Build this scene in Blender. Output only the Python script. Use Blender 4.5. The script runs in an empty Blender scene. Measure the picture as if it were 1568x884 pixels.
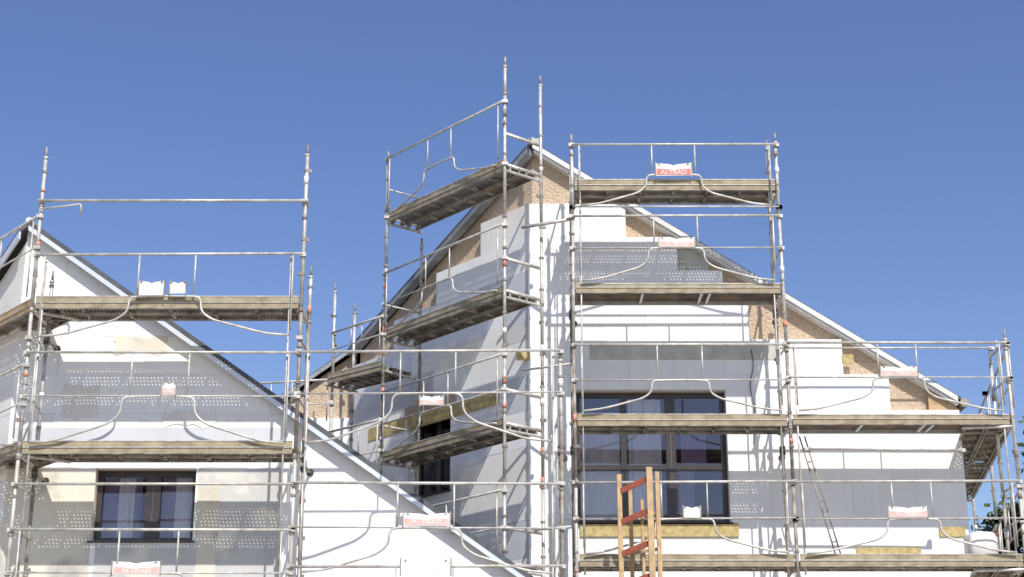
import bpy, math, random
from mathutils import Vector, Matrix
random.seed(7)
scene=bpy.context.scene
EYE=1.6; TH=math.radians(17.7); F=2500.0
# ---------------------------------------------------------------- survey helpers (metric positions on real vertical planes)
def tn(py): return math.tan(TH+math.atan((441.8-py)/F))
def Z(py,D): return EYE+D*tn(py)
def X(px,py,D):
    return (px-784)/F*(D*math.cos(TH)+D*tn(py)*math.sin(TH))
def UO(px,py,o,d):
    """(u,z) on vertical plane through o with horizontal direction d"""
    k=(px-784)/F*(math.cos(TH)+tn(py)*math.sin(TH))
    u=(k*o[1]-o[0])/(d[0]-k*d[1])
    return u, EYE+tn(py)*(o[1]+u*d[1])
# ---------------------------------------------------------------- materials
def nt(name):
    m=bpy.data.materials.new(name); m.use_nodes=True
    n=m.node_tree.nodes; return m,n,m.node_tree.links,n['Principled BSDF']
def mat(name,c1,c2=None,rough=.7,metal=0,scale=6,bump=0,bscale=None,detail=6,lo=.35,hi=.65,coord='Object',dist=.01,c3=None,s3=1.3,streak=0):
    m,n,l,b=nt(name)
    tc=n.new('ShaderNodeTexCoord')
    if c2 is None: c2=tuple(x*.85 for x in c1)
    no=n.new('ShaderNodeTexNoise'); no.inputs['Scale'].default_value=scale; no.inputs['Detail'].default_value=detail
    l.new(tc.outputs[coord],no.inputs['Vector'])
    r=n.new('ShaderNodeValToRGB'); r.color_ramp.elements[0].position=lo; r.color_ramp.elements[1].position=hi
    r.color_ramp.elements[0].color=(*c1,1); r.color_ramp.elements[1].color=(*c2,1)
    l.new(no.outputs['Fac'],r.inputs['Fac'])
    out=r.outputs['Color']
    if c3:
        n3=n.new('ShaderNodeTexNoise'); n3.inputs['Scale'].default_value=s3; n3.inputs['Detail'].default_value=8
        l.new(tc.outputs[coord],n3.inputs['Vector'])
        r3=n.new('ShaderNodeValToRGB'); r3.color_ramp.elements[0].position=.52; r3.color_ramp.elements[1].position=.60
        l.new(n3.outputs['Fac'],r3.inputs['Fac'])
        mx=n.new('ShaderNodeMixRGB'); mx.inputs[2].default_value=(*c3,1)
        l.new(r3.outputs['Color'],mx.inputs[0]); l.new(out,mx.inputs[1]); out=mx.outputs[0]
    if streak:
        mp=n.new('ShaderNodeMapping'); mp.inputs['Scale'].default_value=(5,5,.35); l.new(tc.outputs[coord],mp.inputs[0])
        n4=n.new('ShaderNodeTexNoise'); n4.inputs['Scale'].default_value=1.6; n4.inputs['Detail'].default_value=7; l.new(mp.outputs[0],n4.inputs['Vector'])
        r4=n.new('ShaderNodeValToRGB'); r4.color_ramp.elements[0].position=.5; r4.color_ramp.elements[1].position=.75
        r4.color_ramp.elements[0].color=(1,1,1,1); r4.color_ramp.elements[1].color=(1-streak,1-streak*1.1,1-streak*1.3,1)
        l.new(n4.outputs['Fac'],r4.inputs['Fac'])
        m4=n.new('ShaderNodeMixRGB'); m4.blend_type='MULTIPLY'; m4.inputs[0].default_value=1
        l.new(out,m4.inputs[1]); l.new(r4.outputs['Color'],m4.inputs[2]); out=m4.outputs[0]
    l.new(out,b.inputs['Base Color'])
    b.inputs['Roughness'].default_value=rough; b.inputs['Metallic'].default_value=metal
    if bump:
        bn=n.new('ShaderNodeTexNoise'); bn.inputs['Scale'].default_value=bscale or scale*4; bn.inputs['Detail'].default_value=4
        l.new(tc.outputs[coord],bn.inputs['Vector'])
        bp=n.new('ShaderNodeBump'); bp.inputs['Strength'].default_value=bump; bp.inputs['Distance'].default_value=dist
        l.new(bn.outputs['Fac'],bp.inputs['Height']); l.new(bp.outputs['Normal'],b.inputs['Normal'])
    return m
M={}
M['galv']=mat('galvanised_steel',(.62,.60,.56),(.40,.375,.33),rough=.5,metal=.25,scale=9)
M['galv_d']=mat('weathered_steel',(.38,.355,.31),(.19,.16,.12),rough=.6,metal=.2,scale=7)
M['orange']=mat('orange_paint',(.60,.18,.10),(.50,.30,.22),rough=.6,scale=30)
M['whitep']=mat('white_tape',(.75,.75,.72),rough=.6,scale=20)
M['eps']=mat('white_insulation',(.87,.87,.855),(.82,.82,.805),rough=.9,scale=1.5,bump=.15,bscale=120,dist=.004,streak=.05)
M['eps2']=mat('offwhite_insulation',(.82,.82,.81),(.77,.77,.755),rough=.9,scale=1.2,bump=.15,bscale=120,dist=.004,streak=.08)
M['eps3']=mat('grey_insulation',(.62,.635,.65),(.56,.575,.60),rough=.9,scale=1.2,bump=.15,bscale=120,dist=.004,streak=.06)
M['beige']=mat('roughcast_render',(.66,.52,.375),(.50,.385,.275),rough=.95,scale=30,bump=1.0,bscale=40,dist=.035)
M['smear']=mat('base_coat_render',(.74,.70,.59),(.62,.58,.49),rough=.95,scale=.9,bump=.4,bscale=30,dist=.006,c3=(.44,.43,.39),s3=1.1)
M['smear2']=mat('base_coat_white',(.82,.81,.78),(.72,.70,.65),rough=.95,scale=1.6,bump=.3,bscale=30,dist=.006)
M['smear3']=mat('base_coat_grey',(.58,.58,.57),(.48,.48,.47),rough=.95,scale=1.4,bump=.3,bscale=30,dist=.006,c3=(.70,.67,.60),s3=1.6)
M['conc']=mat('concrete',(.54,.54,.49),(.42,.42,.37),rough=.9,scale=5,bump=.3)
M['wool']=mat('mineral_wool',(.58,.46,.22),(.38,.30,.13),rough=1,scale=14,bump=.6,bscale=60)
M['slate']=mat('slate_roof',(.06,.065,.075),(.10,.105,.115),rough=.6,scale=8,bump=.4)
M['zinc']=mat('zinc_flashing',(.66,.71,.78),(.56,.61,.68),rough=.45,metal=.15,scale=3)
M['zincd']=mat('weathered_zinc',(.34,.36,.39),(.22,.235,.26),rough=.5,metal=.2,scale=5)
M['fascia']=mat('painted_fascia',(.74,.74,.72),(.60,.60,.58),rough=.6,scale=4)
M['frame']=mat('window_frame',(.06,.05,.05),(.042,.036,.036),rough=.35,scale=4)
M['curtain']=mat('curtain',(.88,.88,.90),(.80,.80,.83),rough=.9,scale=3)
M['dark']=mat('room_interior',(.15,.125,.17),(.09,.07,.10),rough=.9,scale=1)
M['purple']=mat('purple_reflection',(.34,.26,.40),(.20,.15,.26),rough=.9,scale=2)  # purplish pane reflections put into the colour of sheets behind the glass
M['ply']=mat('plywood',(.19,.13,.085),(.10,.072,.05),rough=.8,scale=3,bump=.2,c3=(.055,.045,.04),s3=2)
M['plank']=mat('timber',(.54,.38,.20),(.38,.26,.14),rough=.8,scale=10)
M['toe']=mat('toe_board',(.40,.335,.215),(.25,.205,.13),rough=.75,metal=.05,scale=6)
M['red']=mat('red_rung',(.58,.16,.09),(.42,.13,.08),rough=.6,scale=12)
M['alu']=mat('aluminium',(.62,.62,.61),(.48,.48,.47),rough=.4,metal=.4,scale=6)
M['signw']=mat('sign_white',(.74,.73,.70),(.64,.62,.58),rough=.5,scale=8)
M['signr']=mat('sign_red',(.60,.14,.11),(.55,.20,.16),rough=.5,scale=10)
M['signf']=mat('sign_faded_red',(.66,.36,.31),(.64,.50,.46),rough=.6,scale=14)
M['bark']=mat('bark',(.12,.09,.06),rough=.95,scale=12,bump=.6)
M['ground']=mat('gravel_ground',(.47,.42,.34),(.39,.345,.28),rough=.95,scale=.6,bump=.4,bscale=30,coord='Object')
M['leaf1']=mat('leaf_light',(.09,.12,.03),(.06,.09,.02),rough=.7,scale=2)
M['leaf2']=mat('leaf_dark',(.04,.065,.018),(.03,.045,.012),rough=.7,scale=2)
# perforated deck
def perforated():
    m,n,l,b=nt('perforated_deck')
    tc=n.new('ShaderNodeTexCoord'); sp=n.new('ShaderNodeSeparateXYZ'); l.new(tc.outputs['Object'],sp.inputs[0])
    def mth(op,a,bv=None):
        k=n.new('ShaderNodeMath'); k.operation=op
        for i,v in enumerate((a,bv)):
            if v is None: continue
            if isinstance(v,(int,float)): k.inputs[i].default_value=v
            else: l.new(v,k.inputs[i])
        return k.outputs[0]
    P=.05
    fy=mth('DIVIDE',sp.outputs[1],P*.8); row=mth('FLOOR',fy); 
    off=mth('MULTIPLY',mth('MODULO',mth('ABSOLUTE',row),2.0),.5)
    fx=mth('ADD',mth('DIVIDE',sp.outputs[0],P),off)
    ax=mth('MULTIPLY',mth('SUBTRACT',mth('FRACT',fx),.5),P)
    ay=mth('MULTIPLY',mth('SUBTRACT',mth('FRACT',fy),.5),P*.8)
    r=mth('SQRT',mth('ADD',mth('MULTIPLY',ax,ax),mth('MULTIPLY',ay,ay)))
    h=mth('LESS_THAN',r,.0092)
    no=n.new('ShaderNodeTexNoise'); no.inputs['Scale'].default_value=4; l.new(tc.outputs['Object'],no.inputs['Vector'])
    cr=n.new('ShaderNodeValToRGB'); cr.color_ramp.elements[0].position=.35; cr.color_ramp.elements[1].position=.65
    cr.color_ramp.elements[0].color=(.27,.22,.15,1); cr.color_ramp.elements[1].color=(.16,.125,.08,1)
    l.new(no.outputs['Fac'],cr.inputs['Fac']); l.new(cr.outputs['Color'],b.inputs['Base Color'])
    b.inputs['Roughness'].default_value=.6; b.inputs['Metallic'].default_value=.1
    t=n.new('ShaderNodeBsdfTransparent'); mx=n.new('ShaderNodeMixShader')
    l.new(h,mx.inputs[0]); l.new(b.outputs[0],mx.inputs[1]); l.new(t.outputs[0],mx.inputs[2])
    l.new(mx.outputs[0],n['Material Output'].inputs['Surface'])
    return m
M['perf']=perforated()
def glassmat():
    m=bpy.data.materials.new('window_glass'); m.use_nodes=True; n=m.node_tree.nodes; l=m.node_tree.links; n.clear()
    o=n.new('ShaderNodeOutputMaterial'); g=n.new('ShaderNodeBsdfGlossy'); g.inputs['Roughness'].default_value=.02
    g.inputs['Color'].default_value=(.95,.92,.97,1)
    t=n.new('ShaderNodeBsdfTransparent'); t.inputs['Color'].default_value=(.92,.92,.93,1)
    f=n.new('ShaderNodeFresnel'); f.inputs['IOR'].default_value=1.75
    mx=n.new('ShaderNodeMixShader'); l.new(f.outputs[0],mx.inputs[0]); l.new(t.outputs[0],mx.inputs[1]); l.new(g.outputs[0],mx.inputs[2])
    l.new(mx.outputs[0],o.inputs['Surface']); return m
M['glass']=glassmat()
KEYS=list(M.keys())
# ---------------------------------------------------------------- mesh builder
class MB:
    def __init__(s): s.v=[];s.f=[];s.m=[]
    def add(s,vs,fs,mk):
        o=len(s.v); s.v+= [tuple(v) for v in vs]
        for f in fs: s.f.append([o+i for i in f]); s.m.append(mk)
    def box(s,x0,x1,y0,y1,z0,z1,mk):
        s.prism([(x0,y0,z0),(x1,y0,z0),(x1,y0,z1),(x0,y0,z1)],(0,y1-y0,0),mk)
    def prism(s,poly,vec,mk):
        n=len(poly); vec=Vector(vec); a=[Vector(p) for p in poly]; b=[p+vec for p in a]
        fs=[list(range(n)),list(range(2*n-1,n-1,-1))]
        for i in range(n):
            j=(i+1)%n; fs.append([j,i,n+i,n+j])
        s.add(a+b,fs,mk)
    def path(s,pts,r,mk,n=8,caps=True):
        pts=[Vector(p) for p in pts]; N=len(pts); vs=[];fs=[]
        up=None
        for i,p in enumerate(pts):
            if i==0: d=pts[1]-p
            elif i==N-1: d=p-pts[i-1]
            else: d=(pts[i+1]-p).normalized()+(p-pts[i-1]).normalized()
            d.normalize()
            if up is None:
                up=Vector((0,0,1)) if abs(d.z)<.9 else Vector((1,0,0))
            a=d.cross(up).normalized(); up2=a.cross(d).normalized(); up=up2
            for k in range(n):
                t=2*math.pi*k/n; vs.append(p+r*(math.cos(t)*a+math.sin(t)*up2))
        for i in range(N-1):
            for k in range(n):
                k2=(k+1)%n; fs.append([i*n+k,i*n+k2,(i+1)*n+k2,(i+1)*n+k])
        if caps: fs.append(list(range(n))); fs.append(list(range(N*n-1,(N-1)*n-1,-1)))
        s.add(vs,fs,mk)
    def tube(s,a,b,r,mk,n=8): s.path([a,b],r,mk,n)
    def bar(s,a,b,w,h,mk):
        a=Vector(a);b=Vector(b);d=(b-a).normalized(); side=d.cross(Vector((0,0,1))).normalized(); u=side.cross(d)
        s.prism([a+side*w/2+u*h/2,a-side*w/2+u*h/2,a-side*w/2-u*h/2,a+side*w/2-u*h/2],b-a,mk)
    def build(s,name,parent=None,smooth=False,mw=None):
        me=bpy.data.meshes.new(name); me.from_pydata(s.v,[],s.f)
        used=sorted(set(s.m),key=KEYS.index)
        for k in used: me.materials.append(M[k])
        ix={k:i for i,k in enumerate(used)}
        for p,k in zip(me.polygons,s.m): p.material_index=ix[k]; p.use_smooth=smooth and len(p.vertices)==4
        import bmesh
        bm=bmesh.new(); bm.from_mesh(me); bmesh.ops.recalc_face_normals(bm,faces=bm.faces); bm.to_mesh(me); bm.free()
        o=bpy.data.objects.new(name,me); scene.collection.objects.link(o)
        if mw is not None: o.matrix_world=mw
        if parent: o.parent=parent
        return o
def empty(name):
    e=bpy.data.objects.new(name,None); scene.collection.objects.link(e); return e
def fillet(pts,r=.12,k=5):
    pts=[Vector(p) for p in pts]; out=[pts[0]]
    for i in range(1,len(pts)-1):
        a,b,c=pts[i-1],pts[i],pts[i+1]; ra=min(r,(a-b).length*.45,(c-b).length*.45)
        p0=b+(a-b).normalized()*ra; p1=b+(c-b).normalized()*ra
        for j in range(k+1):
            t=j/k; out.append(p0*(1-t)**2+b*2*t*(1-t)+p1*t*t)
    out.append(pts[-1]); return out
# ---------------------------------------------------------------- scaffold
R_POLE=.0255
class Scaffold:
    def __init__(s): s.root=empty('scaffolding'); s.poles=MB(); s.rails=MB(); s.brac=MB(); s.n=0
    def pole(s,x,y,ztop,marks=True,z0=0.0):
        zs=[z0]; 
        while zs[-1]<ztop-2.6: zs.append(zs[-1]+2.0)
        zs.append(ztop-.16); prev=(x,y)
        for i in range(len(zs)-1):
            nx=(x+random.uniform(-.006,.006),y+random.uniform(-.006,.006))
            s.poles.tube((prev[0],prev[1],zs[i]),(nx[0],nx[1],zs[i+1]),R_POLE,random.choice(['galv','galv','galv','galv_d']) if i<len(zs)-2 else 'galv',10); prev=nx
        s.poles.tube((prev[0],prev[1],ztop-.16),(prev[0],prev[1],ztop),.017,'galv_d',8)
        s.poles.tube((x,y,ztop-.175),(x,y,ztop-.14),.034,'galv',8)
        if z0==0: s.poles.box(x-.08,x+.08,y-.08,y+.08,0.004,.014,'galv_d')
        z=z0+.45+random.random()*.1
        while z<ztop-.2:
            s.brac.tube((x,y,z-.016),(x,y,z+.016),.036,'galv_d',8)
            if random.random()<.45:
                a=random.random()*6.28; s.brac.bar((x,y,z),(x+.07*math.cos(a),y+.07*math.sin(a),z+.005),.03,.05,'galv_d')
            z+=.5
        if marks:
            z=z0+.8
            while z<ztop-.4:
                if random.random()<.42:
                    h=.03+random.random()*.11
                    s.poles.tube((x,y,z),(x,y,z+h),R_POLE+.0075,random.choice(['orange','whitep','orange','galv_d','galv_d']),10)
                z+=.35+random.random()*.5
    def coupler(s,p):
        x,y,z=p; s.brac.tube((x,y,z-.03),(x,y,z+.03),.039,'galv_d',8)
        s.brac.box(x-.045,x+.045,y-.05,y-.02,z-.024,z+.024,'galv')
    def rail(s,a,b,r=.0185,ext=.0,m='galv'):
        a=Vector(a);b=Vector(b);d=(b-a).normalized()*ext
        o=Vector((0,-.045,0))
        s.rails.tube(a-d+o,b+d+o,r,m); s.coupler(a); s.coupler(b)
    def tie(s,x,y0,y1,z):
        s.brac.tube((x,y0-.05,z),(x+.05,y1,z-.03),.02,'galv_d'); s.brac.tube((x,y0,z-.07),(x,y0,z+.06),.045,'frame')
        s.brac.tube((x+.05,y1-.02,z-.03),(x+.05,y1-.002,z-.03),.05,'frame')
    def panel(s,A,B,zf,zt,zm,full=True,f0=.39,f1=.6,low=True):
        A=Vector((A[0],A[1],0));B=Vector((B[0],B[1],0)); L=B-A
        n=Vector((L.y,-L.x,0)).normalized()
        if n.y>0 and abs(n.y)>.2: n=-n
        o=n*.05; sag=random.uniform(-.012,.012)
        def P(f,z): return A+L*f+o+Vector((0,0,z+sag*(f-.5)*2))
        r=.0155
        s.rails.tube(P(.0,zt),P(1,zt),.019,'galv')
        for f in (f0,f1): s.rails.tube(P(f,zt),P(f,zm),.012,'galv')
        s.rails.tube(P(.035,zt),P(.035,zf+.1),.012,'galv'); s.rails.tube(P(.965,zt),P(.965,zf+.1),.012,'galv')
        if full: s.rails.tube(P(.0,zm),P(1,zm),.0115,'galv')
        if low:
            h=zm-zf
            pts=[P(.04,zf+.02),P(.13,zf+.05),P(f0-.075,zf+h*.42),P(f0-.03,zf+h*.62),P(f0-.028,zm-.01),P((f0+f1)/2,zm+.0),P(f1+.028,zm-.01),P(f1+.03,zf+h*.62),P(f1+.075,zf+h*.42),P(.87,zf+.05),P(.96,zf+.02)]
            s.rails.path(fillet(pts,.12),r,'galv')
        for f in (0,1):
            for z in (zt,zm if full else zf): s.coupler(A+L*f+Vector((0,0,z)))
    def platform(s,A,B,inw,z,w=.70,kind='perf',lip=.15,lipm='toe'):
        A=Vector((A[0],A[1],0));B=Vector((B[0],B[1],0)); L=(B-A).length; ex=(B-A).normalized(); ey=Vector((inw[0],inw[1],0)).normalized()
        mw=Matrix(((ex.x,ey.x,0,A.x),(ex.y,ey.y,0,A.y),(0,0,1,z),(0,0,0,1)))
        b=MB(); x0=.04;x1=L-.04
        def plank(y0,y1,mk,lm='galv_d'):
            b.box(x0,x1,y0,y1,-.004,.0,mk)
            for ya,yb in ((y0-.001,y0+.004),(y1-.004,y1+.001)):
                b.box(x0,x1,ya,yb,-.062,-.005,lm)
            b.box(x0,x1,y0+.005,y0+.03,-.066,-.0625,lm); b.box(x0,x1,y1-.03,y1-.005,-.066,-.0625,lm)
            for i in range(1,6):
                xx=x0+(x1-x0)*i/6; b.box(xx-.02,xx+.02,y0+.006,y1-.006,-.05,-.006,lm)
        if kind=='perf':
            plank(.05,w/2-.008,'perf'); plank(w/2+.008,w-.04,'perf')
        else:
            b.box(x0,x1,.05,w-.04,-.014,0,'ply')
            for ya in (.044,w-.044): b.box(x0,x1,ya-.012,ya+.012,-.075,.004,'alu')
            for f in (.0,.33,.62,.66,1): 
                xx=x0+(x1-x0)*f; b.box(xx-.018,xx+.018,.058,w-.058,-.06,-.0145,'alu' )
        if lip:
            b.box(x0,x1,.0,.012,.012,lip*.52,lipm)
            b.box(x0,x1,-.006,.030,lip*.52+.001,lip*.52+.013,'galv')
            b.box(x0,x1,-.004,.018,-.004,.008,'galv')
            b.box(x0,x1,.008,.022,-.072,-.006,lipm)
            b.box(x0,x1,-.002,.040,-.086,-.073,'galv_d')
        for xx in (0,L):
            b.tube((xx,-.02,-.10),(xx,w+.02,-.10),.022,'galv',8)
        for xx in (x0,x1):
            for yy in (.1,.28,.42,.6): b.box(xx-.05,xx+.05,yy-.015,yy+.015,-.09,-.004,'galv_d')
        s.n+=1; b.build('platform_%d'%s.n,s.root,mw=mw)
    def done(s):
        s.poles.build('poles',s.root,True); s.rails.build('guard_rails',s.root,True); s.brac.build('couplers',s.root)
# ---- left front scaffold
DL=20.9; DLi=21.62
sc=Scaffold()
xA=X(72,228,DL); xB=X(471,225,DL); xC=X(859,640,DL)
sc.pole(xA,DL,Z(226,DL)); sc.pole(xB,DL,Z(222,DL)); sc.pole(xC,DL,Z(535,DL))
sc.pole(xA+.02,DLi,Z(415,DLi)); sc.pole(xB+.02,DLi,Z(408,DLi)); sc.pole(xC+.02,DLi,Z(540,DLi))
A=(xA,DL);B=(xB,DL);C=(xC,DL)
z=lambda p:Z(p,DL)
sc.rail((xA,DL,z(309)),(xB,DL,z(309)),.021,.05)
sc.rails.path(fillet([(xA,DL-.05,z(322)),(xA+.45,DL-.05,z(316)),(xA+.55,DL-.05,z(314)),(xA+.56,DL-.05,z(330))],.05),.014,'galv')
sc.panel(A,B,z(518),z(391),z(455),full=False)
sc.platform(A,B,(0,1),z(463))
sc.panel(A,B,z(682),z(541),z(608))
sc.platform(A,B,(0,1),z(685))
sc.rail((xA,DL,z(742)),(xB,DL,z(742)))
sc.panel(A,B,z(945),z(812),z(878)); sc.platform(A,B,(0,1),z(905))
sc.panel(B,C,z(680),z(539),z(603)); 
sc.panel(B,C,z(880),z(741),z(809)); sc.panel(B,C,z(1010),z(868),z(940))
sc.platform(B,C,(0,1),z(905))
for xx in (xA,xB,xC):
    for p in (518,608,682,742,812):
        if xx==xC and p<540: continue
        sc.rails.tube((xx,DL,z(p)),(xx+.02,DLi,z(p)),.017,'galv'); 
for xx,p0,p1 in ((xA+.13,400,900),(xB-.16,392,900),(xB+.13,540,900),(xC-.1,545,900)):
    sc.rails.tube((xx,DL+.02,z(p0)),(xx,DL+.02,z(p1)),.014,'galv')
for xx,p in ((xA+.02,520),(xA+.02,725),(xB+.02,712),(xC+.02,690)): sc.tie(xx,DLi,22.0,Z(p,DLi))
# oblique bay to the left
D1=Vector((-.64,.77,0)).normalized(); N1=Vector((.77,.64,0)).normalized()   # along, inward
A2=(xA+D1.x*3,DL+D1.y*3)
sc.pole(A2[0],A2[1],z(200)); sc.pole(A2[0]+N1.x*.7,A2[1]+N1.y*.7,z(400)+.5)
sc.panel(A,A2,z(463),z(332),z(380),full=True,low=False); sc.platform(A,A2,N1,z(463)-.02,lipm='plank')
sc.panel(A,A2,z(682),z(560),z(620)); sc.platform(A,A2,N1,z(685))
sc.done()
# ---- right front scaffold
DR=22.9; DRi=23.62
sc=Scaffold(); z=lambda p:Z(p,DR)
xa=X(876,300,DR); xb=X(1189,250,DR); xc=X(1538,510,DR)
a=(xa,DR);b=(xb,DR);c=(xc,DR)
sc.pole(xa,DR,z(206)); sc.pole(xb,DR,z(204)); sc.pole(xc,DR,z(504))
sc.pole(xa+.01,DRi,Z(250,DRi)); sc.pole(xb-.01,DRi,Z(215,DRi)); sc.pole(xc-.02,DRi,Z(540,DRi))
sc.panel(a,b,z(318),z(223),z(269),full=False); sc.platform(a,b,(0,1),z(283))
sc.rail((xa,DR,z(318)),(xb,DR,z(318)),.014)
sc.panel(a,b,z(433),z(332),z(381)); sc.platform(a,b,(0,1),z(440),kind='ply',lip=.10)
sc.panel(a,b,z(632),z(529),z(583)); sc.platform(a,b,(0,1),z(643))
sc.panel(a,b,z(850),z(739),z(795)); sc.platform(a,b,(0,1),z(858))
sc.panel(b,c,z(632),z(526),z(579),f0=.41,f1=.585); sc.platform(b,c,(0,1),z(641),kind='ply',lip=.10)
sc.panel(b,c,z(850),z(738),z(795),f0=.43,f1=.605); sc.platform(b,c,(0,1),z(858))
sc.rail((xb+.25,DR+.1,z(686)),(xb+2.45,DR+.1,z(688)),.017)
sc.rail((xb,DRi,Z(534,DRi)),(xc,DRi,Z(534,DRi)),.014)
# thin double diagonal brace with cleats
q0=Vector((X(1224,668,23.2),23.2,Z(668,23.2))); q1=Vector((X(1279,852,23.2),23.15,Z(852,23.2)))
for dx in (0,.075): sc.rails.tube(q0+Vector((dx,0,0)),q1+Vector((dx,0,0)),.011,'galv_d')
for i in range(1,9):
    p=q0.lerp(q1,i/9); sc.brac.bar(p-Vector((.01,0,0)),p+Vector((.085,0,.015)),.015,.02,'galv_d')
for xx,ps in ((xa,(223,318,433,530,583,632,740,850)),(xb,(223,270,318,381,433,530,583,632,740,795,850)),(xc,(526,579,632,740,795,850))):
    for p in ps: sc.rails.tube((xx,DR,z(p)),(xx,DRi,z(p)+.01),.016,'galv')
for xx,p0,p1 in ((xa+.12,225,880),(xb-.13,222,880),(xb+.11,530,880),(xc-.12,520,880)):
    sc.rails.tube((xx,DR+.03,z(p0)),(xx,DR+.03,z(p1)),.013,'galv')
sc.rails.tube((xa,DRi,z(420)),(xa+.0,DRi,z(880)),.03,'galv_d')
for xx,p in ((xa,482),(xa,690),(xb-.01,480),(xb-.01,690),(xb-.01,300)): sc.tie(xx,DRi,24.0,Z(p,DRi))
# return bays at the right end
D2=Vector((.17,.985,0)).normalized(); N2=Vector((-.985,.17,0))
c2=(xc+D2.x*3,DR+D2.y*3); c3=(xc+D2.x*6,DR+D2.y*6)
for q in (c2,c3):
    sc.pole(q[0],q[1],z(560)); sc.pole(q[0]+N2.x*.7,q[1]+N2.y*.7,z(580))
for q0,q1 in ((c,c2),(c2,c3)):
    for p in (632,850):
        sc.platform(q0,q1,N2,z(p)-.1); sc.panel(q0,q1,z(p),z(p-105),z(p-52),low=False)
sc.done()
# ---- oblique scaffold
sc=Scaffold()
n0=Vector((X(773,250,22.9),22.9,0)); f0=n0+D1*3.05; g0=f0+Vector((-.92,1.0,0))
zz=[EYE+9.28,EYE+7.28,EYE+5.28,EYE+3.28]
sc.pole(n0.x,n0.y,EYE+11.05); m0=n0+N1*.72; sc.pole(m0.x,m0.y,Z(117,m0.y))
sc.pole(f0.x,f0.y,EYE+10.45); k0=f0+N1*.72; sc.pole(k0.x,k0.y,Z(365,k0.y))
sc.pole(g0.x,g0.y,Z(434,g0.y)); h0=g0+Vector((.28,.62,0)); sc.pole(h0.x,h0.y,Z(466,h0.y))
for i,q in enumerate(zz):
    sc.panel(n0,f0,q,q+1.02,q+.5,full=(i>0),f0=.42,f1=.62)
    sc.platform(n0,f0,N1,q,lip=.14)
    for e in (0,.5):
        sc.rails.bar(n0+Vector((0,0,q+e)),m0+Vector((0,0,q+e-.01)),.02,.05,'galv')
        sc.rails.tube(f0+Vector((0,0,q+e)),k0+Vector((0,0,q+e)),.016,'galv')
sc.panel(f0,g0,zz[1]-.45,zz[1]+.3,zz[1]-.0,low=False); sc.platform(f0,g0,(.6,.8),zz[1]-.5,lip=.12)
sc.platform(f0,g0,(.6,.8),zz[2]-.4,lip=.12); sc.panel(f0,g0,zz[2]-.4,zz[2]+.6,zz[2]+.1,low=False)
g1=g0+Vector((-1.7,.35,0)); sc.pole(g1.x,g1.y,Z(560,g1.y))
sc.panel(g0,g1,zz[1]-1.3,zz[1]-.5,zz[1]-.9,low=False)
m1=Vector((xa,DR,0))
for p in (333,): sc.rails.bar(m0+Vector((-.3,-.02,z(p)-.0)),m1+Vector((0,.06,z(p))),.02,.05,'galv')
for p in (555,805): sc.rails.tube(m0+Vector((-.3,-.02,z(p))),m1+Vector((0,.06,z(p))),.018,'galv')
sc.done()
# ---------------------------------------------------------------- walls
def rectsub(r,w):
    u0,u1,a,b=r; w0,w1,c,d=w
    if u1<=w0 or u0>=w1 or b<=c or a>=d: return [r]
    out=[]
    if a<c: out.append((u0,u1,a,c))
    if b>d: out.append((u0,u1,d,b))
    a2=max(a,c); b2=min(b,d)
    if u0<w0: out.append((u0,w0,a2,b2))
    if u1>w1: out.append((w1,u1,a2,b2))
    return out
def clip(poly,a,b,c):
    out=[]
    for i in range(len(poly)):
        p=poly[i];q=poly[(i+1)%len(poly)]
        dp=a*p[0]+b*p[1]-c; dq=a*q[0]+b*q[1]-c
        if dp<=0: out.append(p)
        if (dp<0<dq) or (dq<0<dp):
            t=dp/(dp-dq); out.append((p[0]+(q[0]-p[0])*t,p[1]+(q[1]-p[1])*t))
    return out
def uz(o,U,p,off,N): # off outward
    return Vector((o[0]+U[0]*p[0]+N[0]*off,o[1]+U[1]*p[0]+N[1]*off,p[1]))
def panels(mb,o,U,N,ztop,h,nrows,ext,win,tone,thick=.14,planes=(),u0=0,pw=1.2):
    N=Vector((N[0],N[1],0))
    for k in range(nrows):
        zt=ztop-k*h; zb=zt-h
        if zt<=0: break
        zb=max(zb,0.02); e=ext(k,zt,zb)
        u=u0-(pw*.5 if k%2 else 0)
        while u<e:
            r=(max(u,u0)+.0,min(u+pw,e)-.0025,zb+.0025,zt)
            if r[1]-r[0]>.03:
                rs=[r]
                for w in win: rs=[q for x in rs for q in rectsub(x,w)]
                mk=tone(r[0],zt,k); pr=random.uniform(-.002,.002)
                for q in rs:
                    if q[1]-q[0]<.01 or q[3]-q[2]<.01: continue
                    poly=[(q[0],q[2]),(q[1],q[2]),(q[1],q[3]),(q[0],q[3])]
                    for pl in planes:
                        poly=clip(poly,*pl)
                        if len(poly)<3: break
                    if len(poly)<3: continue
                    mb.prism([uz(o,U,p,pr,N) for p in poly],-N*thick,mk)
            u+=pw
def cut(obj,boxes):
    for pts,vec in boxes:
        cb=MB(); cb.prism(pts,vec,'beige'); co=cb.build('cutter')
        md=obj.modifiers.new('b','BOOLEAN'); md.operation='DIFFERENCE'; md.object=co; md.solver='EXACT'
        bpy.context.view_layer.objects.active=obj
        bpy.ops.object.modifier_apply(modifier='b')
        bpy.data.objects.remove(co,do_unlink=True)
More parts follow.
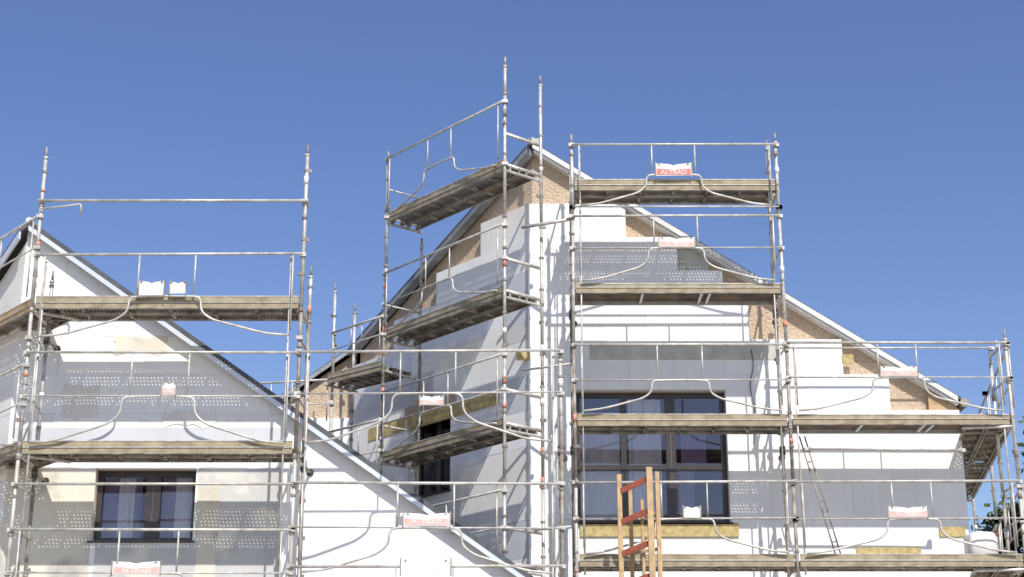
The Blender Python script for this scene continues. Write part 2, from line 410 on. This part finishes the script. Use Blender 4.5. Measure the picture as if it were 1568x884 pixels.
def window(root,o,U,N,u0,u1,z0,z1,mull,trans,curt,name,purple=()):
    N=Vector((N[0],N[1],0)); fr=MB(); g=MB(); cu=MB(); rm=MB()
    def bx(a,b,c,d,off,th,mk,mb=fr):
        mb.prism([uz(o,U,p,-off,N) for p in ((a,c),(b,c),(b,d),(a,d))],-N*th,mk)
    t=.07
    bx(u0+.003,u0+t,z0+.003,z1-.003,.2,.07,'frame'); bx(u1-t,u1-.003,z0+.003,z1-.003,.2,.07,'frame')
    bx(u0+t+.001,u1-t-.001,z1-t,z1-.003,.2,.07,'frame'); bx(u0+t+.001,u1-t-.001,z0+.003,z0+t,.2,.07,'frame')
    for c,w in mull: bx(c-w/2,c+w/2,z0+t+.001,z1-t-.001,.195,.07,'frame')
    for c,w in mull:
        if w>.12: bx(c-.006,c+.006,z0+t+.01,z1-t-.01,.19,.004,'dark')
    for zc in trans: bx(u0+t,u1-t,zc-.04,zc+.04,.205,.05,'frame')
    bx(u0-.03,u1+.03,z0-.03,z0-.001,-.03,.2,'frame')   # sill
    # each pane sits at a very slightly different angle
    us=[u0+t]+[c for c,w in mull]+[u1-t]
    for i in range(len(us)-1):
        e0=random.uniform(-.004,.004); e1=random.uniform(-.004,.004); e2=random.uniform(-.006,.006)
        A_,B_=us[i]+.002,us[i+1]-.002
        g.prism([uz(o,U,(A_,z0+t),-.235+e0,N),uz(o,U,(B_,z0+t),-.235+e1,N),uz(o,U,(B_,z1-t),-.235+e1+e2,N),uz(o,U,(A_,z1-t),-.235+e0+e2,N)],-N*.006,'glass')
    a,b_,c,d=u0-.3,u1+.3,z0-.3,z1+.3
    fr2=lambda p,off: uz(o,U,p,-off,N)
    P0=[fr2(p,.40) for p in ((a,c),(b_,c),(b_,d),(a,d))]; P1=[fr2(p,2.2) for p in ((a,c),(b_,c),(b_,d),(a,d))]
    rm.add(P0+P1,[[4,5,6,7],[0,1,5,4],[1,2,6,5],[2,3,7,6],[3,0,4,7]],'dark')
    for mk,lst in (('curtain',curt),('purple',purple)):
        for it in lst:
            ca,cb_=it[0],it[1]; zb=it[2] if len(it)>2 else z0+.05; ztp=it[3] if len(it)>3 else z1-.08
            n=int((cb_-ca)/.02)+2; vs=[];fs=[]; ph=random.random()*6
            for i in range(n+1):
                u=ca+(cb_-ca)*i/n; off=.29+.015*math.sin(u*41+ph)+.01*math.sin(u*97+ph)
                vs+= [fr2((u,zb),off+.01*math.sin(u*30)),fr2((u,ztp),off)]
                if i<n: fs.append([2*i,2*i+2,2*i+3,2*i+1])
            cu.add(vs,fs,mk)
    fr.build(name+'_frame',root); g.build(name+'_glass',root); rm.build(name+'_room',root)
    if cu.v: cu.build(name+'_curtains',root,True)  # mesh also holds the purple sheets painted as glass reflections
def slab(mb,plan,zf,th,mk):
    top=[Vector((x,y,zf(x))) for x,y in plan]; mb.prism(top,(0,0,-th),mk)
# ================= right house
H=empty('house')
YR=24.0; C1=(.25,YR); U1=(1,0); NR=(0,-1); N1o=(-N1.x,-N1.y)
apx=.32; zA=Z(214,23.86)
xe=X(1447,590,23.86); zE=Z(590,23.86); mR=(zA-zE)/(xe-apx); mL=.735
zRf=lambda x: zA-mR*(x-apx) if x>apx else zA-mL*(apx-x)
wa=[X(881,620,YR),X(1113,650,YR),Z(800,YR),Z(597,YR)]
xw=X(1470,640,YR); xwb=xw-.14
tE=4.78; W3=(C1[0]+D1.x*tE,C1[1]+D1.y*tE)
bw=MB(); y=YR+.14
bw.prism([(.316,y,0),(xwb,y,0),(xwb,y,zRf(xwb)-.13),(.316,y,zA-.13)],(0,.25,0),'beige')
front=bw.build('front_wall',H)
cut(front,[([(wa[0],YR-.2,wa[2]),(wa[1],YR-.2,wa[2]),(wa[1],YR-.2,wa[3]),(wa[0],YR-.2,wa[3])],(0,1,0))])
bo=(C1[0]+N1.x*.14,C1[1]+N1.y*.14)
ow0=UO(690,640,C1,D1); ow1=UO(626,650,C1,D1)
wu=[ow0[0],ow1[0],UO(658,757,C1,D1)[1],UO(658,634,C1,D1)[1]]
bw=MB(); zo=lambda u: zA-mL*.64*u-.13-.05
bw.prism([uz(bo,D1,p,0,(0,0,0)) for p in ((.066,0),(tE-.05,0),(tE-.05,zo(tE)),(.066,zo(.0)))],N1*.25,'beige')
ob=bw.build('angled_wall',H)
cut(ob,[([uz(C1,D1,p,.2,N1o) for p in ((wu[0],wu[2]),(wu[1],wu[2]),(wu[1],wu[3]),(wu[0],wu[3]))],N1*1.0)])
bw=MB(); x3=W3[0]+.06; y3=W3[1]+.14
bw.prism([(x3,y3,0),(-7.5,y3,0),(-7.5,y3,zRf(-7.5)-.14),(x3,y3,zRf(x3)-.14)],(0,.25,0),'beige')
bw.prism([(xwb,YR+.39,0),(xwb,38,0),(xwb,38,zRf(xwb)-.14),(xwb,YR+.39,zRf(xwb)-.14)],(-.25,0,0),'beige')
bw.prism([(xwb,38,0),(-7.5,38,0),(-7.5,38,zRf(-7.5)-.14),(apx,38,zA-.14),(xwb,38,zRf(xwb)-.14)],(0,.2,0),'beige')
bw.build('side_walls',H)
rt=[314,364,417,467,523,575,618]
ext_px=[958,1037,1107,1147,1290,1362,1468]
hrow=.553; ztop=Z(312,YR)
def extR(k,zt,zb):
    return (X(ext_px[k],rt[k]+20,YR) if k<6 else xw)-C1[0]
def toneR(u,zt,k):
    r=random.random()
    return 'eps' if r<.7 else 'eps2'
mb=MB()
winr=(wa[0]-C1[0],wa[1]-C1[0],wa[2],wa[3])
panels(mb,C1,U1,NR,ztop,hrow,20,extR,[winr],toneR)
panels(mb,(xw,YR+.142),(0,1),(1,0),ztop-6*hrow,hrow,14,lambda k,a,b:12,[],toneR,thick=.14,planes=())
def extO(k,zt,zb): return min(tE,max(.12,(zA-.35-zt)/(mL*.64)-.25))
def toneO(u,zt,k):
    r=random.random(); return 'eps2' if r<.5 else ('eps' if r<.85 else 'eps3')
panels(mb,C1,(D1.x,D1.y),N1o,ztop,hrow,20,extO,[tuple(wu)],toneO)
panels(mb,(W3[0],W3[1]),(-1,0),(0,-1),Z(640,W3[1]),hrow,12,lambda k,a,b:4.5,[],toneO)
mb.build('insulation_panels',H)
tr=MB()
def patch(x0,x1,y0,y1,mk,D=YR,pr=.008,th=.02,jag=0):
    z0_,z1_=Z(y1,D),Z(y0,D); xx0,xx1=X(x0,(y0+y1)/2,D),X(x1,(y0+y1)/2,D)
    if not jag: tr.box(xx0,xx1,D-pr,D-pr+th,z0_,z1_,mk); return
    n=24; poly=[]; ph=[random.uniform(0,6) for _ in range(4)]
    def j(t,p): return jag*(.6*math.sin(t*7+p)+.4*math.sin(t*17+2*p))+random.uniform(-.15,.15)*jag
    for i in range(n): poly.append((xx0+(xx1-xx0)*i/n,z0_+j(i/n,ph[0])))
    for i in range(8): poly.append((xx1+j(i/8,ph[1]),z0_+(z1_-z0_)*i/8))
    for i in range(n): poly.append((xx1-(xx1-xx0)*i/n,z1_+j(i/n,ph[2])))
    for i in range(8): poly.append((xx0+j(i/8,ph[3]),z1_-(z1_-z0_)*i/8))
    tr.prism([(p[0],D-pr,p[1]) for p in poly],(0,th,0),mk)
patch(903,1190,529,551,'conc'); patch(888,1131,801,822,'wool',pr=.03,th=.06); patch(1311,1410,838,851,'wool',pr=.02,th=.04)
patch(1289,1307,543,556,'wool',pr=.01)
patch(1438,1478,807,822,'wool',pr=.02)
patch(1037,1085,383,417,'conc',pr=.0,D=YR+.12)
patch(881,1113,553,596,'eps2',pr=.007); patch(790,812,540,552,'wool',pr=.02)
for i in range(70):
    px=random.uniform(.4,xw-.1); pz=random.uniform(3.5,9.5)
    if wa[0]-.1<px<wa[1]+.1 and wa[2]-.4<pz<wa[3]+.6: continue
    if px>extR(min(6,max(0,int((ztop-pz)/hrow))),0,0)+.2: continue
    tr.tube((px,YR-.0035,pz),(px,YR+.01,pz),.02,'eps2',8)
for (a0,a1,q0,q1) in ((765,690,548,575),(690,625,575,600),(622,566,600,622)):
    u0_,_=UO(a0,q0,C1,D1); u1_,_=UO(a1,q1,C1,D1)
    zc=EYE+6.12+.0
    tr.prism([uz(C1,D1,p,.012,N1o) for p in ((u0_,zc-.16),(u1_,zc-.16),(u1_,zc+.06),(u0_,zc+.06))],N1*.03,'wool')
tr.prism([uz(C1,D1,p,.010,N1o) for p in ((wu[0]-.15,wu[3]+.005),(wu[1]+.1,wu[3]+.005),(wu[1]+.1,wu[3]+.22),(wu[0]-.15,wu[3]+.22))],N1*.03,'beige')
tr.build('wall_patches',H)
# loose electric cable down the facade
cb=MB(); cx=X(1150,540,YR); pts=[(cx,YR-.02,Z(536,YR)),(cx+.03,YR-.03,Z(560,YR)),(cx-.05,YR-.02,Z(590,YR)),(cx+.01,YR-.03,Z(625,YR)),(cx-.02,YR-.02,Z(680,YR))]
cb.path(fillet(pts,.12),.007,'frame',6); cb.build('cable',H,True)
def wx(p): return X(p,700,YR)-C1[0]
window(H,C1,U1,NR,winr[0],winr[1],winr[2],winr[3],[(wx(957),.09),(wx(1030),.15)],[Z(712,YR)],
  [(winr[0]+.07,wx(951),Z(800,YR),Z(625,YR)),(wx(965),wx(1016),Z(800,YR),Z(605,YR))],'large_window',
  purple=[(wx(1046),wx(1085),Z(705,YR),Z(630,YR)),(wx(1042),wx(1065),Z(800,YR),Z(715,YR))])
window(H,C1,(D1.x,D1.y),N1o,wu[0],wu[1],wu[2],wu[3],[((wu[0]+wu[1])/2,.1)],[],[(wu[0]+.5,wu[0]+.75)],'angled_window')
# roof
rf=MB()
oa=Vector((C1[0],C1[1],0))-N1*.06
yf=YR-.06
t0=((yf)-oa.y)/D1.y; pA=(oa.x+D1.x*t0,yf)
pE=(oa.x+D1.x*(tE+.05),oa.y+D1.y*(tE+.05))
slab(rf,[(apx,yf),(xe+.25,yf),(xe+.25,38.4),(apx,38.4)],lambda x:zA-mR*(x-apx),.05,'slate')
zl=lambda x:zA-mL*(apx-x)
slab(rf,[(apx,yf),(pA[0],yf),pE,(pE[0],38.4),(apx,38.4)],zl,.05,'slate')
slab(rf,[(pE[0]-.001,pE[1]),(-8,pE[1]-.02),(-8,38.4),(pE[0]-.001,38.4)],zl,.05,'slate')
slab(rf,[(apx+.02,yf+.027),(xe+.2,yf+.027),(xe+.2,YR+.14),(apx+.02,YR+.14)],lambda x:zA-.052-mR*(x-apx),.095,'fascia')
rf.prism([(apx,yf-.004,zA-.015),(xe+.2,yf-.004,zRf(xe+.2)-.015),(xe+.2,yf-.004,zRf(xe+.2)-.10),(apx,yf-.004,zA-.10)],(0,.03,0),'fascia')
rf.prism([(pA[0],yf+.0,zl(pA[0])-.02),(pE[0],pE[1]+.0,zl(pE[0])-.02),(pE[0],pE[1]+.0,zl(pE[0])-.13),(pA[0],yf+.0,zl(pA[0])-.13)],N1*.15,'zincd')
rf.prism([(pE[0],pE[1]-.03,zl(pE[0])-.03),(-8,pE[1]-.03,zl(-8)-.03),(-8,pE[1]-.03,zl(-8)-.11),(pE[0],pE[1]-.03,zl(pE[0])-.11)],(0,.03,0),'zincd')
rf.path([(apx,yf-.02,zA+.01),(apx,38.4,zA+.01)],.06,'conc',10)
rf.box(apx-.06,apx+.12,yf+.1,yf+.35,zA-.05,zA+.10,'conc')
rf.path([(xe+.3,yf,zRf(xe+.25)-.08),(xe+.3,38,zRf(xe+.25)-.08)],.07,'galv_d',10)
rf.prism([(xwb-.3,yf+.12,zRf(xwb)-.35),(xe+.22,yf+.12,zRf(xe+.22)-.2),(xe+.22,yf+.12,zRf(xe+.22)-.16),(xwb-.3,yf+.12,zRf(xwb-.3)-.16)],(0,.02,0),'plank')
rf.build('roof',H)
# ================= left house
H2=empty('house')
YL=22.0
ax=X(45,338,YL-.14); az=Z(340,YL-.14)
ex2=X(800,875,YL-.14); ez2=Z(875,YL-.14); m2=(az-ez2)/(ex2-ax)
C2=(ax-.05,YL)
z2=lambda x: az-m2*(x-ax) if x>ax else az-.735*(ax-x)
xr=ex2+.35
wl=[X(142,770,YL),X(298,770,YL),Z(828,YL),Z(717,YL)]
bw=MB(); y=YL+.14
bw.prism([(ax+.02,y,0),(xr,y,0),(xr,y,z2(xr)-.14),(ax+.02,y,az-.14)],(0,.25,0),'beige')
fr_=bw.build('front_wall',H2)
cut(fr_,[([(wl[0],YL-.2,wl[2]),(wl[1],YL-.2,wl[2]),(wl[1],YL-.2,wl[3]),(wl[0],YL-.2,wl[3])],(0,1,0))])
bw=MB()
bo=(C2[0]+N1.x*.14,C2[1]+N1.y*.14)
bw.prism([uz(bo,D1,p,0,(0,0,0)) for p in ((.066,0),(4.8,0),(4.8,az-mL*.64*4.8-.2),(.066,az-.2))],N1*.25,'beige')
bw.prism([(xr,y+.25,0),(xr,27,0),(xr,27,z2(xr)-.14),(xr,y+.25,z2(xr)-.14)],(-.25,0,0),'beige')
xl=C2[0]-.64*4.8
bw.prism([(xl,y+3.9,0),(-16,y+3.9,0),(-16,y+3.9,z2(-16)-.14),(xl,y+3.9,z2(xl)-.14)],(0,.25,0),'beige')
bw.build('side_walls',H2)
mb=MB()
winl=(wl[0]-C2[0],wl[1]-C2[0],wl[2],wl[3])
def toneL(u,zt,k):
    r=random.random(); return 'eps' if r<.75 else 'eps2'
cL=az-.10+m2*(ax-C2[0])
panels(mb,C2,U1,NR,az,hrow,20,lambda k,a,b:xr-C2[0],[winl],toneL,planes=((m2,1,cL),))
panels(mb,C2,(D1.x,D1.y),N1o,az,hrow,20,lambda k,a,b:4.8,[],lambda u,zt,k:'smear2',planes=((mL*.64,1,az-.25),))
mb.build('insulation_panels',H2)
tr=MB()
D=YL
patch(20,430,655,676,'eps3',D=D,pr=.006,th=.01)
patch(2,140,716,905,'smear',D=D,pr=.008,jag=.012); patch(300,428,716,905,'smear3',D=D,pr=.008,jag=.015)
patch(143,298,834,905,'smear3',D=D,pr=.010,jag=.01)
patch(301,333,745,905,'smear',D=D,pr=.014,th=.005,jag=.02)
patch(176,256,516,541,'smear',D=D,pr=.007,th=.01,jag=.03)
for (a_,b_,c_,d_) in ((95,150,590,640),(250,330,630,652),(60,110,690,700)): patch(a_,b_,c_,d_,'smear2',D=D,pr=.009,th=.01,jag=.04)
tr.build('wall_patches',H2)
window(H2,C2,U1,NR,winl[0],winl[1],winl[2],winl[3],[((winl[0]+winl[1])/2+.08,.2)],[],[(winl[0]+.28,winl[0]+.5),(winl[1]-.32,winl[1]-.1)],'bedroom_window',purple=[(winl[0]+.08,winl[0]+.28),(winl[0]+.5,winl[0]+.6),(winl[1]-.5,winl[1]-.32)])
rf=MB(); yf=YL-.14; oa=Vector((C2[0],C2[1],0))-N1*.15
t0=(yf-oa.y)/D1.y; pA=(oa.x+D1.x*t0,yf); pE=(oa.x+D1.x*4.85,oa.y+D1.y*4.85)
zr=lambda x:az-m2*(x-ax); zl=lambda x:az-mL*(ax-x)
slab(rf,[(ax,yf-.02),(xr+.3,yf-.02),(xr+.3,27),(ax,27)],lambda x:zr(x)+.03,.075,'slate')
slab(rf,[(ax,yf),(pA[0],yf),pE,(pE[0],34),(ax,34)],zl,.06,'slate')
slab(rf,[(pE[0]-.001,pE[1]),(-16,pE[1]),(-16,34),(pE[0]-.001,34)],zl,.06,'slate')
rf.prism([(ax,yf-.015,az-.046),(xr+.3,yf-.015,zr(xr+.3)-.046),(xr+.3,yf-.015,zr(xr+.3)-.125),(ax,yf-.015,az-.125)],(0,.04,0),'zinc')
rf.prism([(pA[0],yf-.01,zl(pA[0])-.045),(pE[0],pE[1]-.01,zl(pE[0])-.045),(pE[0],pE[1]-.01,zl(pE[0])-.16),(pA[0],yf-.01,zl(pA[0])-.16)],N1*.03,'zinc')
rf.path([(ax,yf-.02,az+.02),(ax,27,az+.02)],.05,'zinc',10)
rf.build('roof',H2)
# ---------------------------------------------------------------- signs
def sign(px0,px1,py0,py1,D,kind='red',yoff=-.075):
    x0,x1=X(px0,py0,D),X(px1,py0,D); z0_,z1_=Z(py1,D),Z(py0,D); y=D+yoff; w=x1-x0; h=z1_-z0_
    mb=MB(); rot=random.uniform(-.015,.015)*w
    poly=[(x0,z0_),(x1,z0_+rot),(x1,z1_+rot)]
    poly+= [(x1-w*.12,z1_+h*.0),(x0+w*.62,z1_-h*.06),(x0+w*.5,z1_-h*.16),(x0+w*.38,z1_-h*.06),(x0+w*.12,z1_+h*.0),(x0,z1_)]
    mb.prism([(p[0],y,p[1]) for p in poly],(0,.006,0),'signw')
    rk={'red':'signr','faded':'signf','white':None}[kind]
    if rk:
        mb.prism([(x0+w*.03,y-.003,z0_+h*.07),(x0+w*.97,y-.003,z0_+h*.07),(x0+w*.97,y-.003,z0_+h*.58),(x0+w*.6,y-.003,z0_+h*.50),(x0+w*.5,y-.003,z0_+h*.42),(x0+w*.4,y-.003,z0_+h*.50),(x0+w*.03,y-.003,z0_+h*.58)],(0,.002,0),rk)
    for f in (.1,.9): mb.box(x0+w*f-.012,x0+w*f+.012,y-.012,y+.05,z1_-h*.1,z1_-h*.02,'galv_d')
    for f in (.0,1): mb.box(x0+w*f-.008,x0+w*f+.008,y-.004,y+.010,z0_-.02,z1_+.02,'galv_d')
    o=mb.build('advertising_sign')
    if rk:
        cu=bpy.data.curves.new('lettering','FONT'); cu.body='ALTRAD'; cu.size=h*.5; cu.extrude=.001; cu.align_x='CENTER'
        t=bpy.data.objects.new('lettering',cu); scene.collection.objects.link(t); cu.materials.append(M['signw'])
        t.location=(x0+w*.5,y-.0045,z0_+h*.12); t.rotation_euler=(math.pi/2,0,0); t.parent=o
        t.scale=(min(1.2,w*.75/(h*.5*3.9)),1,1)
    return o
sign(1003,1058,253,272,DR,'red'); sign(1008,1063,366,381,DR,'faded'); sign(1346,1403,563,578,DR,'faded')
sign(1045,1072,777,794,DR,'white'); sign(1358,1418,777,794,DR,'faded')
sign(215,254,433,455,DL,'white'); sign(262,287,434,452,DL,'white')
sign(250,272,588,606,DL,'faded'); sign(618,690,787,807,DL,'faded'); sign(614,691,858,881,DL,'white'); sign(174,248,861,881,DL,'faded')
sign(643,680,608,622,DL,'faded')
# ---------------------------------------------------------------- ladders
lad=MB()
def stile(px,pyt,D,w=.035,d=.09,lean=.0,mk='plank'):
    x=X(px,pyt,D); zt=Z(pyt,D)
    lad.prism([(x-w,D,zt),(x+w,D,zt),(x+w,D+d,zt),(x-w,D+d,zt)],(lean,-.5,-zt),mk); return x
stile(948,726,22.35,w=.032); stile(994,715,21.9,w=.04); 
xl0=X(948,726,22.35); xl1=X(994,715,21.9)
zt=Z(745,22.2)
while zt>.3:
    f=(Z(726,22.35)-zt)/Z(726,22.35); 
    lad.bar((xl0+.03,22.36-.5*f,zt-.03),(xl1-.04,21.98-.5*f,zt+.05),.05,.07,'red'); zt-=.44
lad.build('wooden_ladder')
lad=MB()
stile(965,748,22.6,w=.026); stile(1006,722,22.3,w=.028); stile(983,765,22.5,w=.02)
x5,x6=X(965,748,22.6),X(1006,722,22.3)
zt=Z(790,22.4)
while zt>.3:
    lad.bar((x5,22.5,zt),(x6,22.3,zt+.03),.05,.04,'plank'); zt-=.5
lad.build('wooden_trestle')
# wrapped bundle on platform
bd=MB()
x0,x1=X(1478,830,23.3),X(1524,830,23.3); z0_=Z(856,23.3); 
vs=[];fs=[];n=20
for j,(s_,zq) in enumerate(((.9,0),(1,.05),(1.0,.2),(.97,.3),(.85,.35),(.4,.38))):
    for i in range(n):
        t=2*math.pi*i/n; c_,s2=math.cos(t),math.sin(t)
        rx=(x1-x0)/2*s_*math.copysign(abs(c_)**.5,c_)*(1+random.uniform(-.03,.03)); ry=.22*s_*math.copysign(abs(s2)**.5,s2)
        vs.append(((x0+x1)/2+rx,23.3+ry,z0_+zq+random.uniform(-.01,.01)))
for j in range(5):
    for i in range(n): fs.append([j*n+i,j*n+(i+1)%n,(j+1)*n+(i+1)%n,(j+1)*n+i])
fs.append(list(range(5*n,6*n))); bd.add(vs,fs,'signw'); bd.build('wrapped_bundle',smooth=True)
# ---------------------------------------------------------------- ground + trees
g=MB(); g.add([(-600,-600,0),(600,-600,0),(600,600,0),(-600,600,0)],[[0,1,2,3]],'ground'); g.build('ground')
def tree(x,y,h,rad,n=9000,seed=1):
    rnd=random.Random(seed); root=empty('tree'); tb=MB(); tips=[]
    def limb(p,d,L,r,depth):
        p=Vector(p); pts=[p]; 
        for i in range(4):
            d=(d+Vector((rnd.uniform(-.2,.2),rnd.uniform(-.2,.2),rnd.uniform(0,.15)))).normalized(); pts.append(pts[-1]+d*L/4)
        for i in range(4):
            ra=r*(1-i*.18); tb.tube(pts[i],pts[i+1],ra,'bark',7)
        if depth>0:
            for k in range(4): 
                a=rnd.uniform(0,6.28); limb(pts[rnd.choice((2,3,4))],Vector((math.cos(a),math.sin(a),rnd.uniform(.3,.9))).normalized(),L*.62,r*.5,depth-1)
        tips.append(pts[-1])
    limb((x,y,0),Vector((0,0,1)),h*.5,h*.022,2)
    tb.build('trunk',root)
    lb=MB(); clumps=[]
    for i in range(70):
        th=rnd.uniform(0,6.28); ph=rnd.uniform(-.9,1.2); rr=rad*rnd.uniform(.45,1.0)
        clumps.append((Vector((x+rr*math.cos(th)*math.cos(ph),y+rr*math.sin(th)*math.cos(ph),h*.62+rr*math.sin(ph)*h*.4/rad)),rnd.uniform(.35,.8)*rad*.35,rnd.random()))
    for i in range(n):
        c,r,q=rnd.choice(clumps); v=Vector((rnd.gauss(0,1),rnd.gauss(0,1),rnd.gauss(0,.8)))*r*.55; p=c+v
        a=Vector((rnd.gauss(0,1),rnd.gauss(0,1),rnd.gauss(0,1))).normalized(); b_=a.orthogonal().normalized(); s_=rnd.uniform(.06,.13)
        lb.add([p-a*s_,p+b_*s_*.6,p+a*s_,p-b_*s_*.6],[[0,1,2,3]],'leaf1' if (q+rnd.uniform(-.3,.3))>.5 else 'leaf2')
    lb.build('foliage',root)
tree(15.0,36,11.8,3.4,20000,3); tree(12.6,39,9.0,2.5,16000,5); tree(20,40,12,3.5,8000,8)
# ---------------------------------------------------------------- light, sky, camera
AZ=math.radians(17); EL=math.radians(48.5)
s=Vector((math.sin(AZ)*math.cos(EL),-math.cos(AZ)*math.cos(EL),math.sin(EL)))
ld=bpy.data.lights.new('sun','SUN'); ld.energy=5.0; ld.angle=math.radians(.55); ld.color=(1,.96,.90)
lo=bpy.data.objects.new('sun',ld); scene.collection.objects.link(lo); lo.rotation_euler=s.to_track_quat('Z','Y').to_euler(); lo.location=s*60
w=bpy.data.worlds.new('World'); scene.world=w; w.use_nodes=True; n=w.node_tree.nodes; l=w.node_tree.links
sk=n.new('ShaderNodeTexSky'); sk.sky_type='NISHITA'; sk.sun_disc=False; sk.sun_elevation=EL; sk.sun_rotation=math.pi-AZ
sk.air_density=1.0; sk.dust_density=.7; sk.ozone_density=2.0
hs=n.new('ShaderNodeHueSaturation'); hs.inputs['Saturation'].default_value=1.14; hs.inputs['Hue'].default_value=.516
bg=n['Background']; bg.inputs['Strength'].default_value=.14; l.new(sk.outputs[0],hs.inputs['Color']); l.new(hs.outputs[0],bg.inputs['Color'])
cd=bpy.data.cameras.new('camera'); cd.sensor_width=36; cd.lens=F/1568*36; cd.clip_end=3000; cd.clip_start=.1
co=bpy.data.objects.new('camera',cd); scene.collection.objects.link(co); co.location=(0,0,EYE); co.rotation_euler=(math.pi/2+TH,0,0)
scene.camera=co
scene.view_settings.view_transform='Standard'; scene.view_settings.look='None'; scene.view_settings.exposure=0
